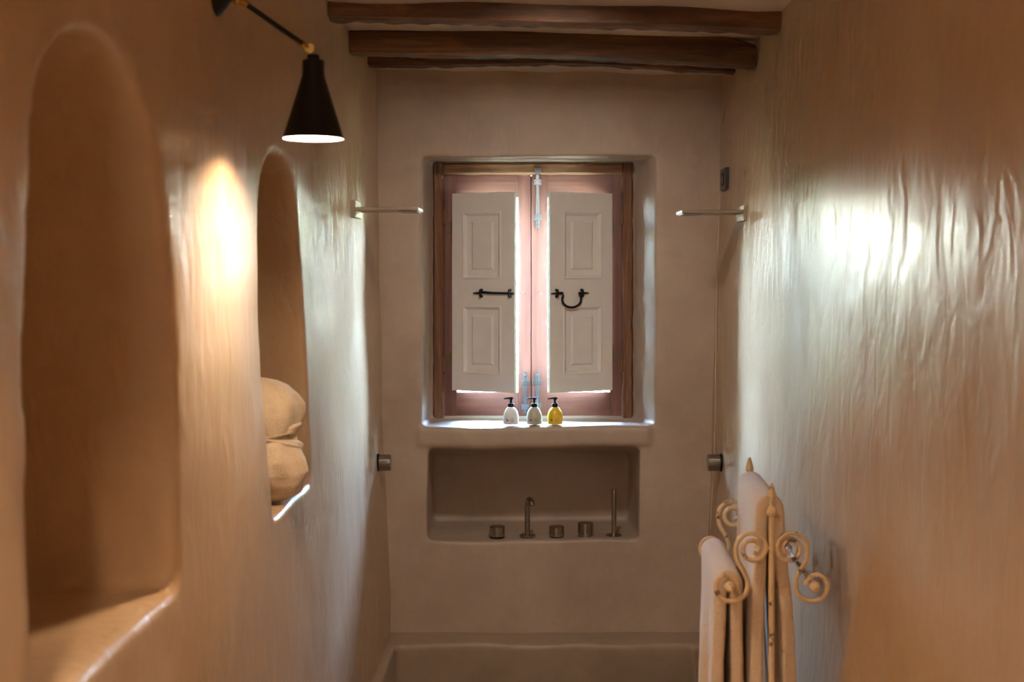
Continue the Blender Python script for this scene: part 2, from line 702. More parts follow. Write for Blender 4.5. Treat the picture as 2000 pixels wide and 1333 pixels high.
# sunken bath between the walls
tub = carve('bathtub', M_TUB, boxvf(-.566, .672, TUB_Y, YB + .006, -.43, .19),
            [loft_box((-.520, .62, -.33, .5), (-.520, .62, -.33, .5), TUB_Y + .12, 4.74)], voxel=.0125, smooth=6,
            disp=lambda co: co.__setitem__((slice(None), 2), co[:, 2] + .003 * wob(co[:, 0], co[:, 1], 41, .3)))
tag(tub, 'brown plaster bath built in at the foot of the end wall', 'bathtub')

# ------------------------------------------------------------------ garden outside the window
o = MB().box(-30, 30, 5.6, 60, -.3, -.1).build('ground_outside', M_GROUND)
tag(o, 'pale terrace ground outside beyond the window glass', 'ground', kind='structure')
r = random.Random(5)
vs_, fs_ = [], []
for i in range(24000):
    c = Vector((r.uniform(-12, 12), 0, 0))
    u = r.random()
    top = 2.1 + .35 * math.sin(c.x * 1.3) + .2 * math.sin(c.x * 3.1 + 1)
    c.z = -.1 + u * (top + .1)
    c.y = 9.0 + r.uniform(-.35, .5) + .25 * math.sin(c.x * 2.2)
    d1 = Vector((r.gauss(0, 1), r.gauss(0, 1), r.gauss(0, 1))).normalized()
    d2 = d1.cross(Vector((r.gauss(0, 1), r.gauss(0, 1), r.gauss(0, 1)))).normalized()
    s = r.uniform(.05, .1)
    k = len(vs_)
    vs_ += [c - d1 * s, c + d2 * s * .5, c + d1 * s, c - d2 * s * .5]
    fs_.append((k, k + 1, k + 2, k + 3))
me = bpy.data.meshes.new('garden_hedge')
me.from_pydata([tuple(p) for p in vs_], [], fs_)
o = link('garden_hedge', me, M_GREENY)
tag(o, 'sunlit green garden hedge outside, mirrored in the glossy wall', 'hedge', kind='stuff')

# ------------------------------------------------------------------ ceiling beams
def beam(label, pxl, pxr, Y, top, bot, w, seed):
    """top, bot: pixel heights of the front face from the left end to the right end"""
    n = 70
    x0, x1 = P(pxl, 0, Y).x, P(pxr, 0, Y).x
    vs_, fs_ = [], []
    ring = 20
    rr = random.Random(seed)
    for i in range(n + 1):
        t = i / n
        x = x0 + (x1 - x0) * t
        px = VX + x * F / Y
        zt = P(0, np.interp(t, np.linspace(0, 1, len(top)), top), Y).z
        zb = P(0, np.interp(t, np.linspace(0, 1, len(bot)), bot), Y).z
        h = zt - zb
        ef = 1.0 - .05 * (max(0, abs(t - .5) - .49) / .01)
        for k in range(ring):
            a = 2 * math.pi * (k + .5) / ring
            ca, sa = math.cos(a), math.sin(a)
            p = 7.0
            rad = (abs(ca) ** p + abs(sa) ** p) ** (-1 / p)
            yy = ca * rad * w / 2
            zz = sa * rad * h / 2
            j = .0025 * float(wob(np.array(x * 1.0), np.array(a * .25), seed + 1, .12)) + .0012 * rr.uniform(-1, 1)
            yy = yy * ef + (j if abs(ca) > abs(sa) else 0) * (1 if ca > 0 else -1)
            zz = zz * ef + (j if abs(sa) >= abs(ca) else 0) * (1 if sa > 0 else -1)
            vs_.append((x, Y + w / 2 + yy, (zt + zb) / 2 + zz))
    for i in range(n):
        for k in range(ring):
            k2 = (k + 1) % ring
            fs_.append((i * ring + k, i * ring + k2, (i + 1) * ring + k2, (i + 1) * ring + k))
    fs_ += [tuple(reversed(range(ring))), tuple(n * ring + k for k in range(ring))]
    m = MB()
    m.add(vs_, fs_)
    o = m.build('ceiling_beam', M_BEAM, smooth=True, sharp=32)
    return tag(o, label, 'beam', 'rough dark beams under the ceiling')


beam('nearest dark rough-hewn ceiling beam, cut off by the top of the picture', 638, 1527, 3.68, [-48, -46, -40, -34, -30], [34, 38, 46, 50, 60], .10, 51)
beam('middle dark wooden ceiling beam with a wavy top and reddish face', 677, 1477, 4.10, [58, 48, 56, 55, 53, 54, 57, 62, 84], [103, 106, 109, 108, 112, 118, 124, 130], .085, 52)
beam('thinnest grey-brown ceiling beam nearest the window wall', 718, 1437, 4.56, [92, 92, 90, 92, 94, 100], [129, 129, 126, 124, 128, 136, 142], .06, 53)

# ------------------------------------------------------------------ window
win = thing('window_1', 'wooden casement window with two white inner shutters ajar', 'window', (.0, YF, 1.01), kind='structure')


def rough_box(mb, x0, x1, y0, y1, z0, z1, axis, seed, amp=.003, n=40):
    ring = 16
    vs_, fs_ = [], []
    rr = random.Random(seed)
    lo, hi = (x0, z0)[axis == 2], (x1, z1)[axis == 2]
    for i in range(n + 1):
        s = lo + (hi - lo) * i / n
        for k in range(ring):
            a = 2 * math.pi * (k + .5) / ring
            ca, sa = math.cos(a), math.sin(a)
            rad = (abs(ca) ** 9 + abs(sa) ** 9) ** (-1 / 9)
            j = amp * rr.uniform(-1, 1) * .4 + amp * float(wob(np.array(s), np.array(a * .1), seed, .1))
            yy = (y0 + y1) / 2 + sa * rad * (y1 - y0) / 2
            if axis == 2:
                vs_.append(((x0 + x1) / 2 + ca * (rad * (x1 - x0) / 2 + j), yy + j * .5, s))
            else:
                vs_.append((s, yy + j * .5, (z0 + z1) / 2 + ca * (rad * (z1 - z0) / 2 + j)))
    for i in range(n):
        for k in range(ring):
            k2 = (k + 1) % ring
            fs_.append((i * ring + k, i * ring + k2, (i + 1) * ring + k2, (i + 1) * ring + k))
    fs_ += [tuple(reversed(range(ring))), tuple(n * ring + k for k in range(ring))]
    return mb.add(vs_, fs_)


def X(px, Y=YF):
    return (px - VX) * Y / F


def Z(py, Y=YF):
    return EYE - (py - VY) * Y / F


rough_box(MB(), X(866), X(1215), YF - .01, YF + .07, Z(341.5), Z(318.5), 0, 61, .0015).build('frame_head', M_HEAD, win, smooth=True)
rough_box(MB(), X(845), X(867.6), YF - .012, YF + .07, Z(820), Z(319), 2, 62, .003).build('frame_jamb', M_FRAME, win, smooth=True)
rough_box(MB(), X(1213.8), X(1237), YF - .012, YF + .07, Z(820), Z(319), 2, 63, .003).build('frame_jamb', M_FRAME, win, smooth=True)

YS = YF + .008     # room face of the sashes


def sash(x0, x1, h0, h1):
    """x0..x1 outline, h0..h1 glazed opening, in pixels at the frame plane"""
    zt, zb = Z(341), Z(813)
    ht, hb = Z(385), Z(767)
    y0, y1 = YS, YS + .042
    s = MB()
    s.box(X(x0), X(h0), y0, y1, zb, zt)
    s.box(X(h1), X(x1), y0, y1, zb, zt)
    o = s.build('sash', M_SASH_V, win, bevel=.002)
    MB().box(X(h0), X(h1), y0 + .0008, y1, ht, zt).build('sash_rail', M_SASH_H, o)
    MB().box(X(h0), X(h1), y0 + .0008, y1, zb, hb).build('sash_rail', M_SASH_H, o)
    MB().box(X(h0), X(h1), y0 + .018, y0 + .022, hb, ht).build('pane', M_GLASS, o)
    return o


M_SASH_H = wood('sash_wood_rail', (.13, .045, .03), (.20, .075, .05), (.27, .11, .08), along=0, rough=.45, bmp=.15)
sash_l = sash(867, 1036.6, 892, 1012)
sash_r = sash(1038.2, 1214.5, 1070, 1192)
MB().box(X(1033), X(1043), YS + .042, YS + .05, Z(812), Z(342)).build('meeting_strip', M_SASH_V, sash_r)


def bolt(px, py0, py1, stations, parent, flip=False):
    """surface slide bolt on a stile: flat bar in guides, with a tongue at its end"""
    Y = YS
    x = X(px, Y)
    m = MB()
    m.box(x - .0075, x + .0075, Y - .004, Y - .0005, Z(py1, Y), Z(py0, Y))
    m.box(x - .005, x + .005, Y - .010, Y - .004, Z(py1 - 4, Y), Z(py0 - 3, Y))
    for s in stations:
        m.box(x - .016, x + .016, Y - .003, Y - .0003, Z(s + 5.5, Y), Z(s - 5.5, Y))
        m.box(x - .009, x + .009, Y - .014, Y - .002, Z(s + 5, Y), Z(s - 5, Y))
        for q in (-1, 1):
            m.ball((x + q * .0125, Y - .003, Z(s, Y)), .0025, 8, 6)
    e = py1 if not flip else py0
    m.ball((x, Y - .012, Z(e - (4 if not flip else -4), Y)), .006, 12, 8)
    return m.build('bolt', M_STEEL, parent, bevel=.001)


bolt(1050, 336, 446, [356, 425], sash_r)
bolt(1026, 729, 808, [748, 795], sash_l, True)
bolt(1049.5, 728, 806, [747, 794], sash_r, True)
m = MB()
m.box(X(1044), X(1057), YF - .026, YF - .0115, Z(340), Z(329))
m.box(X(1047), X(1054), YF - .032, YF - .02, Z(338), Z(331))
m.build('bolt_keeper', M_STEEL, win, bevel=.0015)
for px, py, par in ((866.5, 424, sash_l), (866.5, 712, sash_l), (1215, 424, sash_r), (1214, 712, sash_r)):
    m = MB()
    m.lathe([(.005, -.03), (.005, .03)], (X(px), YF - .014, Z(py)), n=12)
    m.box(X(px) - .011, X(px) + .011, YF - .0125, YF - .0105, Z(py) - .028, Z(py) + .028)
    m.build('hinge', M_FRAME, par)
for px, par in ((1023, sash_l), (1054.5, sash_r)):
    MB().lathe([(.0045, 0), (.004, .004), (.001, .006)], (X(px), YS + .0005, Z(573)), (0, -1, 0), 12).build('screw_head', M_STEEL, par, smooth=True)

SH_W, SH_T = .286, .019
SZ0, SZ1 = Z(763, 5.18), Z(378, 5.18)


def shutter(side, ang):
    hx = X(886.5, 5.18) if side < 0 else X(1192.5, 5.18)
    c, s = math.cos(ang), math.sin(ang)
    u = Vector((c * -side, -s, 0))
    nrm = Vector((s * side, -c, 0))
    org = Vector((hx, YS - .003, SZ0))
    H = SZ1 - SZ0

    def T(a, d, z):
        """a along width from hinge, d out of the room face, z up"""
        return org + u * a + nrm * d + Vector((0, 0, z))

    def tb(m, a0, a1, d0, d1, z0, z1):
        vs_ = [T(a, d, z) for a in (a0, a1) for d in (d0, d1) for z in (z0, z1)]
        return m.add(vs_, [(0, 1, 3, 2), (4, 6, 7, 5), (0, 4, 5, 1), (2, 3, 7, 6), (0, 2, 6, 4), (1, 5, 7, 3)])

    fx0, fx1 = .17 * SH_W, .79 * SH_W
    up = (1 - .435) * H, (1 - .096) * H
    lo = (1 - .914) * H, (1 - .568) * H
    m = MB()
    tb(m, 0, fx0, 0, SH_T, 0, H)
    tb(m, fx1, SH_W, 0, SH_T, 0, H)
    tb(m, fx0, fx1, 0, SH_T, 0, lo[0])
    tb(m, fx0, fx1, 0, SH_T, lo[1], up[0])
    tb(m, fx0, fx1, 0, SH_T, up[1], H)
    body = m.build('shutter', M_SHUT, win)
    body['label'] = 'left white panelled shutter with a straight iron latch' if side < 0 else 'right white panelled shutter with a looped iron latch'
    for z0, z1 in (lo, up):
        ha, hb = .012, .018
        rings = []
        ax0, ax1 = fx0, fx1
        seq = [(0, SH_T), (.002, SH_T + .003), (.006, SH_T + .002), (.015, SH_T - .009), (.026, SH_T - .010), (.032, SH_T - .004), (.036, SH_T - .003)]
        k = (fx1 - fx0) * .26
        seq = [(0, SH_T), (.003, SH_T + .003), (.007, SH_T + .002), (.017, SH_T - .009), (k - .008, SH_T - .010), (k, SH_T - .003)]
        vs_, fs_ = [], []
        for ins, d in seq:
            vs_ += [T(ax0 + ins, d, z0 + ins), T(ax1 - ins, d, z0 + ins), T(ax1 - ins, d, z1 - ins), T(ax0 + ins, d, z1 - ins)]
        for i in range(len(seq) - 1):
            for q in range(4):
                q2 = (q + 1) % 4
                fs_.append((i * 4 + q, i * 4 + q2, i * 4 + 4 + q2, i * 4 + 4 + q))
        e = (len(seq) - 1) * 4
        fs_.append((e, e + 1, e + 2, e + 3))
        b0 = len(vs_)
        vs_ += [T(ax0, .004, z0), T(ax1, .004, z0), T(ax1, .004, z1), T(ax0, .004, z1)]
        fs_.append((b0 + 3, b0 + 2, b0 + 1, b0))
        for q in range(4):
            q2 = (q + 1) % 4
            fs_.append((b0 + q, b0 + q2, q2, q))
        mm = MB()
        mm.add(vs_, fs_)
        mm.build('raised_panel', M_SHUT, body)
    zl = (1 - .505) * H
    D = SH_T + .009
    m = MB()
    if side < 0:
        a0, a1 = .36 * SH_W, .97 * SH_W
        m.tube([T(a0, D, zl), T(a0 + .02, D, zl)], [.002, .0045], 8)
        m.tube([T(a0 + .02, D, zl), T(a0 + .045, D, zl + .004), T(a0 + .09, D + .003, zl + .001), T(a1 - .01, D, zl), T(a1 + .012, D, zl)],
               [.0045, .005, .0045, .0045, .002], 8)
        st = (a0 + .036, a1 - .008)
    else:
        a0, a1 = .40 * SH_W, .97 * SH_W
        ac = (.40 + .97) / 2 * SH_W - .001
        m.tube([T(a0, D, zl), T(a0 + .02, D, zl), T(a0 + .044, D, zl), T(a0 + .046, D + .002, zl - .002)], [.002, .0045, .006, .004], 8)
        m.tube([T(a1 + .008, D, zl - .001), T(a1 - .02, D, zl), T(a1 - .042, D, zl + .001), T(a1 - .046, D, zl - .001)], [.002, .0045, .0055, .004], 8)
        arc = []
        for i in range(19):
            t = math.radians(150 + (390 - 150) * i / 18)
            arc.append(T(ac - .043 * math.cos(t), D + .004, zl - .024 + .034 * math.sin(t) * (1.0)))
        m.tube(arc, .0048, 8)
        st = (a0 + .031, a1 - .018)
    for a in st:
        m.tube([T(a, SH_T - .002, zl + .012), T(a, D + .006, zl + .012), T(a, D + .008, zl), T(a, D + .006, zl - .012), T(a, SH_T - .002, zl - .012)], .005, 8)
        for q in (-1, 1):
            m.ball(T(a, SH_T + .004, zl + q * .013), .006, 10, 6)
    o = m.build('latch', M_IRON, body, smooth=True)
    o['label'] = 'black wrought iron latch'
    for zz in (.83, .17):
        m = MB()
        m.box(hx + side * .022 - .010, hx + side * .022 + .010, YS - .003, YS - .0005, SZ0 + H * zz - .022, SZ0 + H * zz + .022)
        m.lathe([(.005, -.024), (.005, .024)], (hx + side * .008, YS - .006, SZ0 + H * zz), n=10)
        m.build('hinge', M_HINGE, body)
    return body


shutter(-1, math.radians(25))
shutter(1, math.radians(25))

# ------------------------------------------------------------------ pump bottles on the sill
SILL_Z = Z(832, YB) + .002


def bottle(px, body_col, label, sss=.0):
    Yb = YB + .045
    x = X(px, Yb)
    zb = EYE - (830 - VY) * Yb / F
    zb = SILL_Z
    t = thing('pump_bottle', label, 'bottle', (x, Yb, zb), 'pump bottles on the window sill')
    k = .002 * Yb / YB
    prof = [(.004, 0), (13.5, 0), (14.6, 1), (15, 3), (15.2, 8), (15.2, 13), (14.6, 18), (13.2, 23), (11, 27.5), (8.5, 30.5), (6.2, 32.3), (5.6, 33), (5.6, 34)]
    mt, nt, b = new_mat('bottle_' + label.split()[0])
    co = N(nt, 'ShaderNodeTexCoord').outputs['Object']
    nn = noise(nt, co, 8, 2, .5)
    nt.links.new(ramp(nt, nn, [(.3, tuple(c * .95 for c in body_col)), (.7, body_col)]), b.inputs['Base Color'])
    b.inputs['Roughness'].default_value = .22
    b.inputs['Subsurface Weight'].default_value = .6
    b.inputs['Subsurface Radius'].default_value = (.03, .03, .025)
    b.inputs['Subsurface Scale'].default_value = 1.0
    b.inputs['Coat Weight'].default_value = .3
    MB().lathe([(r_ * k, h * k) for r_, h in prof], (x, Yb, zb), n=36).build('body', mt, t, smooth=True)
    p = MB()
    p.lathe([(6 * k, 33 * k), (6.2 * k, 34 * k), (6.2 * k, 39 * k), (5.4 * k, 40 * k), (2.2 * k, 40.6 * k), (2.2 * k, 48.5 * k)], (x, Yb, zb), n=24)
    col = p.build('collar', M_BLACK, t, smooth=True)
    p = MB()
    z1 = zb + 50 * k
    p.tube([(x + 4.5 * k, Yb, z1 - .6 * k), (x + 1 * k, Yb, z1), (x - 5 * k, Yb, z1 - .2 * k), (x - 11 * k, Yb, z1 - .8 * k), (x - 14 * k, Yb, z1 - 1.4 * k)],
           [1.6 * k, 2.2 * k, 1.8 * k, 1.3 * k, 1.0 * k], 10)
    p.lathe([(2.6 * k, 47 * k), (3.2 * k, 49 * k), (3.0 * k, 51 * k), (1.0 * k, 51.6 * k)], (x, Yb, zb), n=16)
    p.build('pump_head', M_BLACK, t, smooth=True)
    # printed mark and text lines on the front
    q = MB()

    def patch(a0, a1, h0, h1):
        vs_, fs_ = [], []
        n = 6
        for i in range(n + 1):
            a = a0 + (a1 - a0) * i / n
            for h in (h0, h1):
                rr = (np.interp(h, [p_[1] for p_ in prof[1:]], [p_[0] for p_ in prof[1:]]) + .12) * k
                vs_.append((x + rr * math.sin(a), Yb - rr * math.cos(a), zb + h * k))
        for i in range(n):
            fs_.append((2 * i, 2 * i + 1, 2 * i + 3, 2 * i + 2))
        q.add(vs_, fs_)
    patch(-.52, -.36, 6.5, 9.2)
    patch(-.60, -.52, 8.5, 11.5)
    patch(-.40, -.30, 8.6, 10.0)
    for h, a0, a1 in ((11.8, 0, .55), (10.0, 0, .62), (8.4, 0, .5), (6.6, -.1, .6), (5.2, 0, .45)):
        patch(a0, a1, h, h + .35)
    o = q.build('printed_label', M_INK, t)
    return t


bottle(998, (.95, .95, .93), 'white pump bottle, leftmost of three on the window sill', .1)
bottle(1043.5, (.62, .64, .58), 'grey-green pump bottle in the middle of the window sill', .1)
bottle(1084, (.95, .72, .08), 'yellow pump bottle on the window sill', .25)

# ------------------------------------------------------------------ bath taps in the recess
YT = YB + .07
LED = EYE - (1056 - VY) * YB / F + .004


def ledge_z(y):
    return n3a[2] + (n3b[2] - n3a[2]) * (y - YB) / (5.30 - YB) + .001


k = YT / F


def knob(px, r_, h, label, grooved=False):
    z = ledge_z(YT)
    t = thing('tap_knob', label, 'tap', (X(px, YT), YT, z), 'bath taps in the wall recess')
    m = MB()
    if grooved:
        m.lathe([(.001, 0), (r_ * 1.02, 0), (r_ * 1.02, .004), (r_ * .86, .005), (r_ * .86, .012)], t.location, n=40)
        m.build('base_ring', M_NICKEL_Z, t, smooth=True)
        prof = [(r_ * .9, .012), (r_, .014)]
        hh = .014
        while hh < h - .006:
            prof += [(r_, hh + .002), (r_ * .965, hh + .0025), (r_ * .965, hh + .0035), (r_, hh + .004)]
            hh += .004
        prof += [(r_, h - .002), (r_ - .0015, h), (.001, h)]
        m = MB()
        m.lathe(prof, t.location, n=48)
        m.build('grip', M_NICKEL_Z, t, smooth=True, sharp=30)
    else:
        MB().lathe([(.001, 0), (r_ * .93, 0), (r_ * .93, .003)], t.location, n=40).build('base_ring', M_BLACK, t, smooth=True)
        MB().lathe([(r_ * .9, .002), (r_, .003), (r_, h - .0015), (r_ - .0015, h), (.001, h)], t.location, n=48).build('grip', M_NICKEL_Z, t, smooth=True, sharp=30)
    return t


knob(971, .0305, .040, 'low round nickel tap knob, left of the bath spout')
knob(1087, .0305, .040, 'low round nickel tap knob, right of the bath spout')
knob(1143.5, .031, .054, 'taller grooved nickel diverter knob beside the hand shower', True)

z = ledge_z(YT)
t = thing('bath_spout', 'curved nickel bath spout standing in the recess', 'faucet', (X(1030, YT), YT, z), 'bath taps in the wall recess')
MB().lathe([(.001, 0), (.031, 0), (.0315, .002), (.0315, .006), (.030, .0075), (.012, .008)], t.location, n=40).build('base_plate', M_NICKEL_Z, t, smooth=True, sharp=30)
x0 = X(1030, YT)
pts = [(x0, YT, z + .006), (x0, YT, z + .118)]
R = .034
for i in range(1, 13):
    a = math.radians(180 * i / 12 * .86)
    pts.append((x0 + .30 * (R - R * math.cos(a)), YT - .95 * (R - R * math.cos(a)), z + .118 + R * math.sin(a)))
MB().tube(pts, .0105, 20).build('spout_pipe', M_NICKEL_Z, t, smooth=True)

t = thing('hand_shower', 'slim stick hand shower standing on its round base', 'shower', (X(1199, YT), YT, z), 'bath taps in the wall recess')
MB().lathe([(.001, 0), (.031, 0), (.0315, .002), (.0315, .006), (.030, .0075), (.010, .008)], t.location, n=40).build('base_plate', M_NICKEL_Z, t, smooth=True, sharp=30)
MB().lathe([(.0095, .006), (.0095, .118), (.0085, .119)], t.location, n=24).build('handle', M_NICKEL_Z, t, smooth=True, sharp=30)
prof = [(.0088, .118)]
for i in range(12):
    h = .120 + i * .0042
    prof += [(.0098, h), (.0098, h + .0026), (.0086, h + .003), (.0086, h + .0040)]
prof += [(.0098, .172), (.0098, .186), (.008, .1885), (.001, .1885)]
MB().lathe(prof, t.location, n=24).build('spray_head', M_NICKEL_Z, t, smooth=True, sharp=30)

# ------------------------------------------------------------------ wall shower blades and valve knobs
def wall_shower(side, label):
    if side < 0:
        Y0 = 4.16
        zc = EYE - (408 - VY) * Y0 / F
        wx = XL(zc) - .004
        inner = (817 - VX) * Y0 / F
        pl_w, pl_z0, pl_z1 = .15, EYE - (424 - VY) * Y0 / F, EYE - (391 - VY) * Y0 / F
    else:
        Y0 = 4.22
        zc = EYE - (413.5 - VY) * Y0 / F
        wx = XR(zc) + .004
        inner = (1332 - VX) * Y0 / F
        pl_w, pl_z0, pl_z1 = .15, EYE - (431 - VY) * Y0 / F, EYE - (400 - VY) * Y0 / F
    s = -side
    t = thing('wall_shower', label, 'shower', (wx, Y0 + .08, zc), 'wall showers facing each other')
    m = MB()
    xs_ = sorted((wx - s * .01, wx + s * .016))
    m.box(xs_[0], xs_[1], Y0 - .004, Y0 + pl_w, pl_z0, pl_z1)
    m.build('wall_plate', M_BRONZE, t, bevel=.001)
    m = MB()
    xs_ = sorted((wx + s * .015, inner))
    m.box(xs_[0], xs_[1], Y0, Y0 + .17, zc - .005, zc + .0055)
    m.build('blade', M_BRONZE, t, bevel=.001)
    m = MB()
    xs_ = sorted((inner - s * .07, inner - s * .006))
    m.box(xs_[0], xs_[1], Y0 + .012, Y0 + .158, zc - .008, zc - .0045)
    o = m.build('water_outlet', M_STEEL, t)
    return t


wall_shower(-1, 'flat metal shower blade fixed to the left wall')
wall_shower(1, 'flat metal shower blade fixed to the right wall')


def valve(side, label):
    Yk = 4.70 if side < 0 else 4.64
    zc = EYE - (904 - VY) * Yk / F
    wx = XL(zc) if side < 0 else XR(zc)
    s = -side
    ln = .052
    t = thing('shower_valve', label, 'tap', (wx - s * .004, Yk, zc), 'shower valve knobs on the side walls')
    MB().lathe([(.001, -.004), (.033, -.004), (.033, .006), (.027, .0065)], t.location, (s, 0, 0), 32).build('collar', M_BLACK, t, smooth=True, sharp=30)
    MB().lathe([(.027, .006), (.0305, .0075), (.031, .009), (.031, ln - .003), (.0285, ln), (.001, ln)], t.location, (s, 0, 0), 48).build('grip', M_NICKEL_X, t, smooth=True, sharp=30)


valve(-1, 'round nickel valve knob sticking out of the left wall')
valve(1, 'round nickel valve knob sticking out of the right wall')

# black switch plate and pull cord near the corner of the right wall
zc = EYE - (350.5 - VY) * 4.72 / F
wx = XR(zc) + .002
t = thing('switch_plate', 'small black switch plate on the right wall near the corner', 'switch', (wx, 4.72, zc))
MB().box(wx - .013, wx + .006, 4.655, 4.785, zc - .0405, zc + .0405).build('plate', M_PLATE, t, bevel=.002)
MB().box(wx - .015, wx - .012, 4.695, 4.745, zc - .024, zc + .024).build('switch_button', M_BLACK, t, bevel=.001)
MB().box(wx - .0155, wx - .0145, 4.716, 4.720, zc - .018, zc + .010).build('indicator_light', M_WHITE, t)
pts = []
for i in range(40):
    zz = zc - .04 - i * (zc - .04 - .62) / 39
    pts.append((XR(zz) - .012 - .004 * math.sin(i * .16), 4.77 - .0004 * i, zz))
m = MB().tube(pts, .0013, 6)
o = m.build('pull_cord', M_CORD, smooth=True)
tag(o, 'thin pale pull cord hanging below the black switch plate', 'cord')

# ------------------------------------------------------------------ wall lamp
def wall_lamp(BY, label, bulb):
    LX, LY, LZ = -.430, BY + .07, EYE - (272 - VY) * 2.45 / F
    bz = EYE - (-10 - VY) * 2.38 / F
    bx = XL(bz)
    t = thing('wall_lamp', label, 'lamp', (bx, BY, bz))
    MB().lathe([(.001, -.012), (.041, -.012), (.041, .004), (.037, .010), (.026, .020), (.016, .026), (.012, .030), (.001, .030)], (bx, BY, bz), (1, .05, 0), 36).build('wall_base', M_BLACK, t, smooth=True)
    ja = Vector((bx + .040, BY + .005, bz - .005))
    jb = Vector((LX - .006, LY, LZ + .176))
    d = (jb - ja).normalized()
    m = MB()
    m.tube([Vector((bx + .026, BY + .002, bz)), ja], .007, 14)
    m.ball(ja, .012)
    m.tube([ja, ja + d * .022], [.008, .0065], 14)
    m.build('brass_joint', M_BRASS, t, smooth=True)
    MB().tube([ja + d * .018, jb - d * .014], .0052, 14).build('arm', M_BLACK, t, smooth=True)
    m = MB()
    m.lathe([(.001, -.008), (.0095, -.008), (.0105, -.004), (.0105, .004), (.0095, .008), (.001, .008)], jb, (0, 1, 0), 20)
    m.lathe([(.005, -.014), (.005, 0)], jb, n=14)
    m.tube([jb - d * .018, jb], [.0062, .007], 14)
    m.build('brass_joint', M_BRASS, t, smooth=True)
    m = MB()
    zr = LZ
    prof = [(.060, 0), (.0585, .003), (.0235, .118), (.0218, .124), (.0212, .130), (.0212, .152), (.0200, .154), (.0118, .1545), (.0118, .164), (.006, .166)]
    m.lathe([(r_, h) for r_, h in prof], (LX, LY, zr), n=48, cap=False)
    sh = m.build('lamp_shade', M_BLACK, t, smooth=True, sharp=35)
    m = MB()
    m.lathe([(.0605, 0), (.0575, .001), (.0228, .117), (.001, .118)], (LX, LY, zr), n=48, cap=False)
    m.build('shade_lining', M_WHITE, sh, smooth=True)
    m = MB()
    m.lathe([(.001, .026), (.029, .026), (.034, .029), (.036, .034), (.034, .042), (.020, .066), (.014, .072), (.014, .105), (.001, .105)], (LX, LY, zr), n=32)
    m.build('bulb', bulb, t, smooth=True)


wall_lamp(2.38, 'black cone wall lamp on an angled brass-jointed arm, lit, over the niches', M_BULB)
wall_lamp(.55, 'added unseen fill lamp beside the viewer, a copy of the black cone wall lamp', M_FILL_BULB)  # added copy out of view, brightens the near left wall and towel stand

# added glowing globe, out of view behind the viewer, for soft fill light
t = thing('added_fill_globe', 'added unseen globe behind the viewer giving warm fill light', 'lamp', (-.42, -.30, 2.36))
MB().lathe([(.06, .04), (.06, 0), (.02, -.01), (.012, -.12)], (-.42, -.30, 2.36), n=24).build('fill_lamp_rose', M_BLACK, t, smooth=True)
MB().ball((-.42, -.30, 2.15), .12, 28, 18).build('globe', M_REAR_FILL, t, smooth=True)

# added unseen spotlight before the first beam, brightens the window wall and shutters
SP = Vector((.05, 3.22, 2.345))
aim = (Vector((.05, 4.9, .85)) - SP).normalized()
t = thing('added_fill_spot', 'added unseen fill spotlight before the first beam, aimed at the window', 'lamp', (.05, 3.16, 2.40))
MB().lathe([(.03, .02), (.03, -.006), (.008, -.008), (.008, -.05)], (.05, 3.16, 2.40), n=24).build('fill_lamp_rose', M_BLACK, t, smooth=True)
MB().lathe([(.001, -.075), (.020, -.075), (.024, -.07), (.026, -.004), (.024, -.004), (.022, -.012), (.001, -.012)], SP, tuple(aim), 28, cap=False).build('fill_spot_housing', M_BLACK, t, smooth=True)
ld = bpy.data.lights.new('fill_spot_beam', 'SPOT')
ld.energy = SPOT_FILL_W
ld.color = (1.0, .88, .76)
ld.spot_size = math.radians(100)
ld.spot_blend = 1.0
ld.shadow_soft_size = .07
lo_ = bpy.data.objects.new('fill_spot_beam', ld)
COL.objects.link(lo_)
lo_.parent = t
lo_.matrix_parent_inverse = Matrix.Translation(t.location).inverted()
lo_.location = SP + aim * .03
lo_.rotation_euler = aim.to_track_quat('-Z', 'Y').to_euler()

# ------------------------------------------------------------------ rolled robe in the far niche
cx, cy = -.656, 3.06
t = thing('rolled_robe', 'beige terry robe rolled and knotted, standing in the far arched niche', 'robe', (cx, cy, NICHE_Z))
nz_, na = 70, 72
H = .30
vs_, fs_ = [], []
rprof = ([0, .02, .06, .14, .24, .34, .44, .50, .55, .62, .70, .78, .86, .93, .975, 1.0],
         [.030, .062, .084, .101, .111, .109, .095, .086, .087, .095, .101, .099, .087, .065, .037, .002])
for i in range(nz_ + 1):
    h = i / nz_
    r0 = float(np.interp(h, *rprof))
    for k_ in range(na):
        a = 2 * math.pi * k_ / na
        fold = .005 * math.sin(3 * a + 7 * h + 1.2) + .004 * math.sin(7 * a - 9 * h) + .0025 * math.sin(11 * a + 15 * h)
        fold *= min(1, r0 / .06)
        pinch = -.010 * math.exp(-((h - .53 - .035 * math.sin(a + .8)) / .022) ** 2)
        seam = -.009 * math.exp(-((((a + 1.75 * h + .35) % (2 * math.pi)) - 5.6) / .06) ** 2) * (1 if h < .5 else .3)
        rr = max(.001, r0 + fold + pinch + seam)
        vs_.append((cx + rr * math.cos(a) * .98 - .012 * h, cy + rr * math.sin(a) * 1.02, NICHE_Z + .004 + H * h))
for i in range(nz_):
    for k_ in range(na):
        k2 = (k_ + 1) % na
        fs_.append((i * na + k_, i * na + k2, (i + 1) * na + k2, (i + 1) * na + k_))
fs_ += [tuple(reversed(range(na))), tuple(nz_ * na + k_ for k_ in range(na))]
m = MB()
m.add(vs_, fs_)
m.build('robe_body', M_ROBE, t, smooth=True, sharp=80)


def robe_r(h):
    return float(np.interp(h, *rprof))


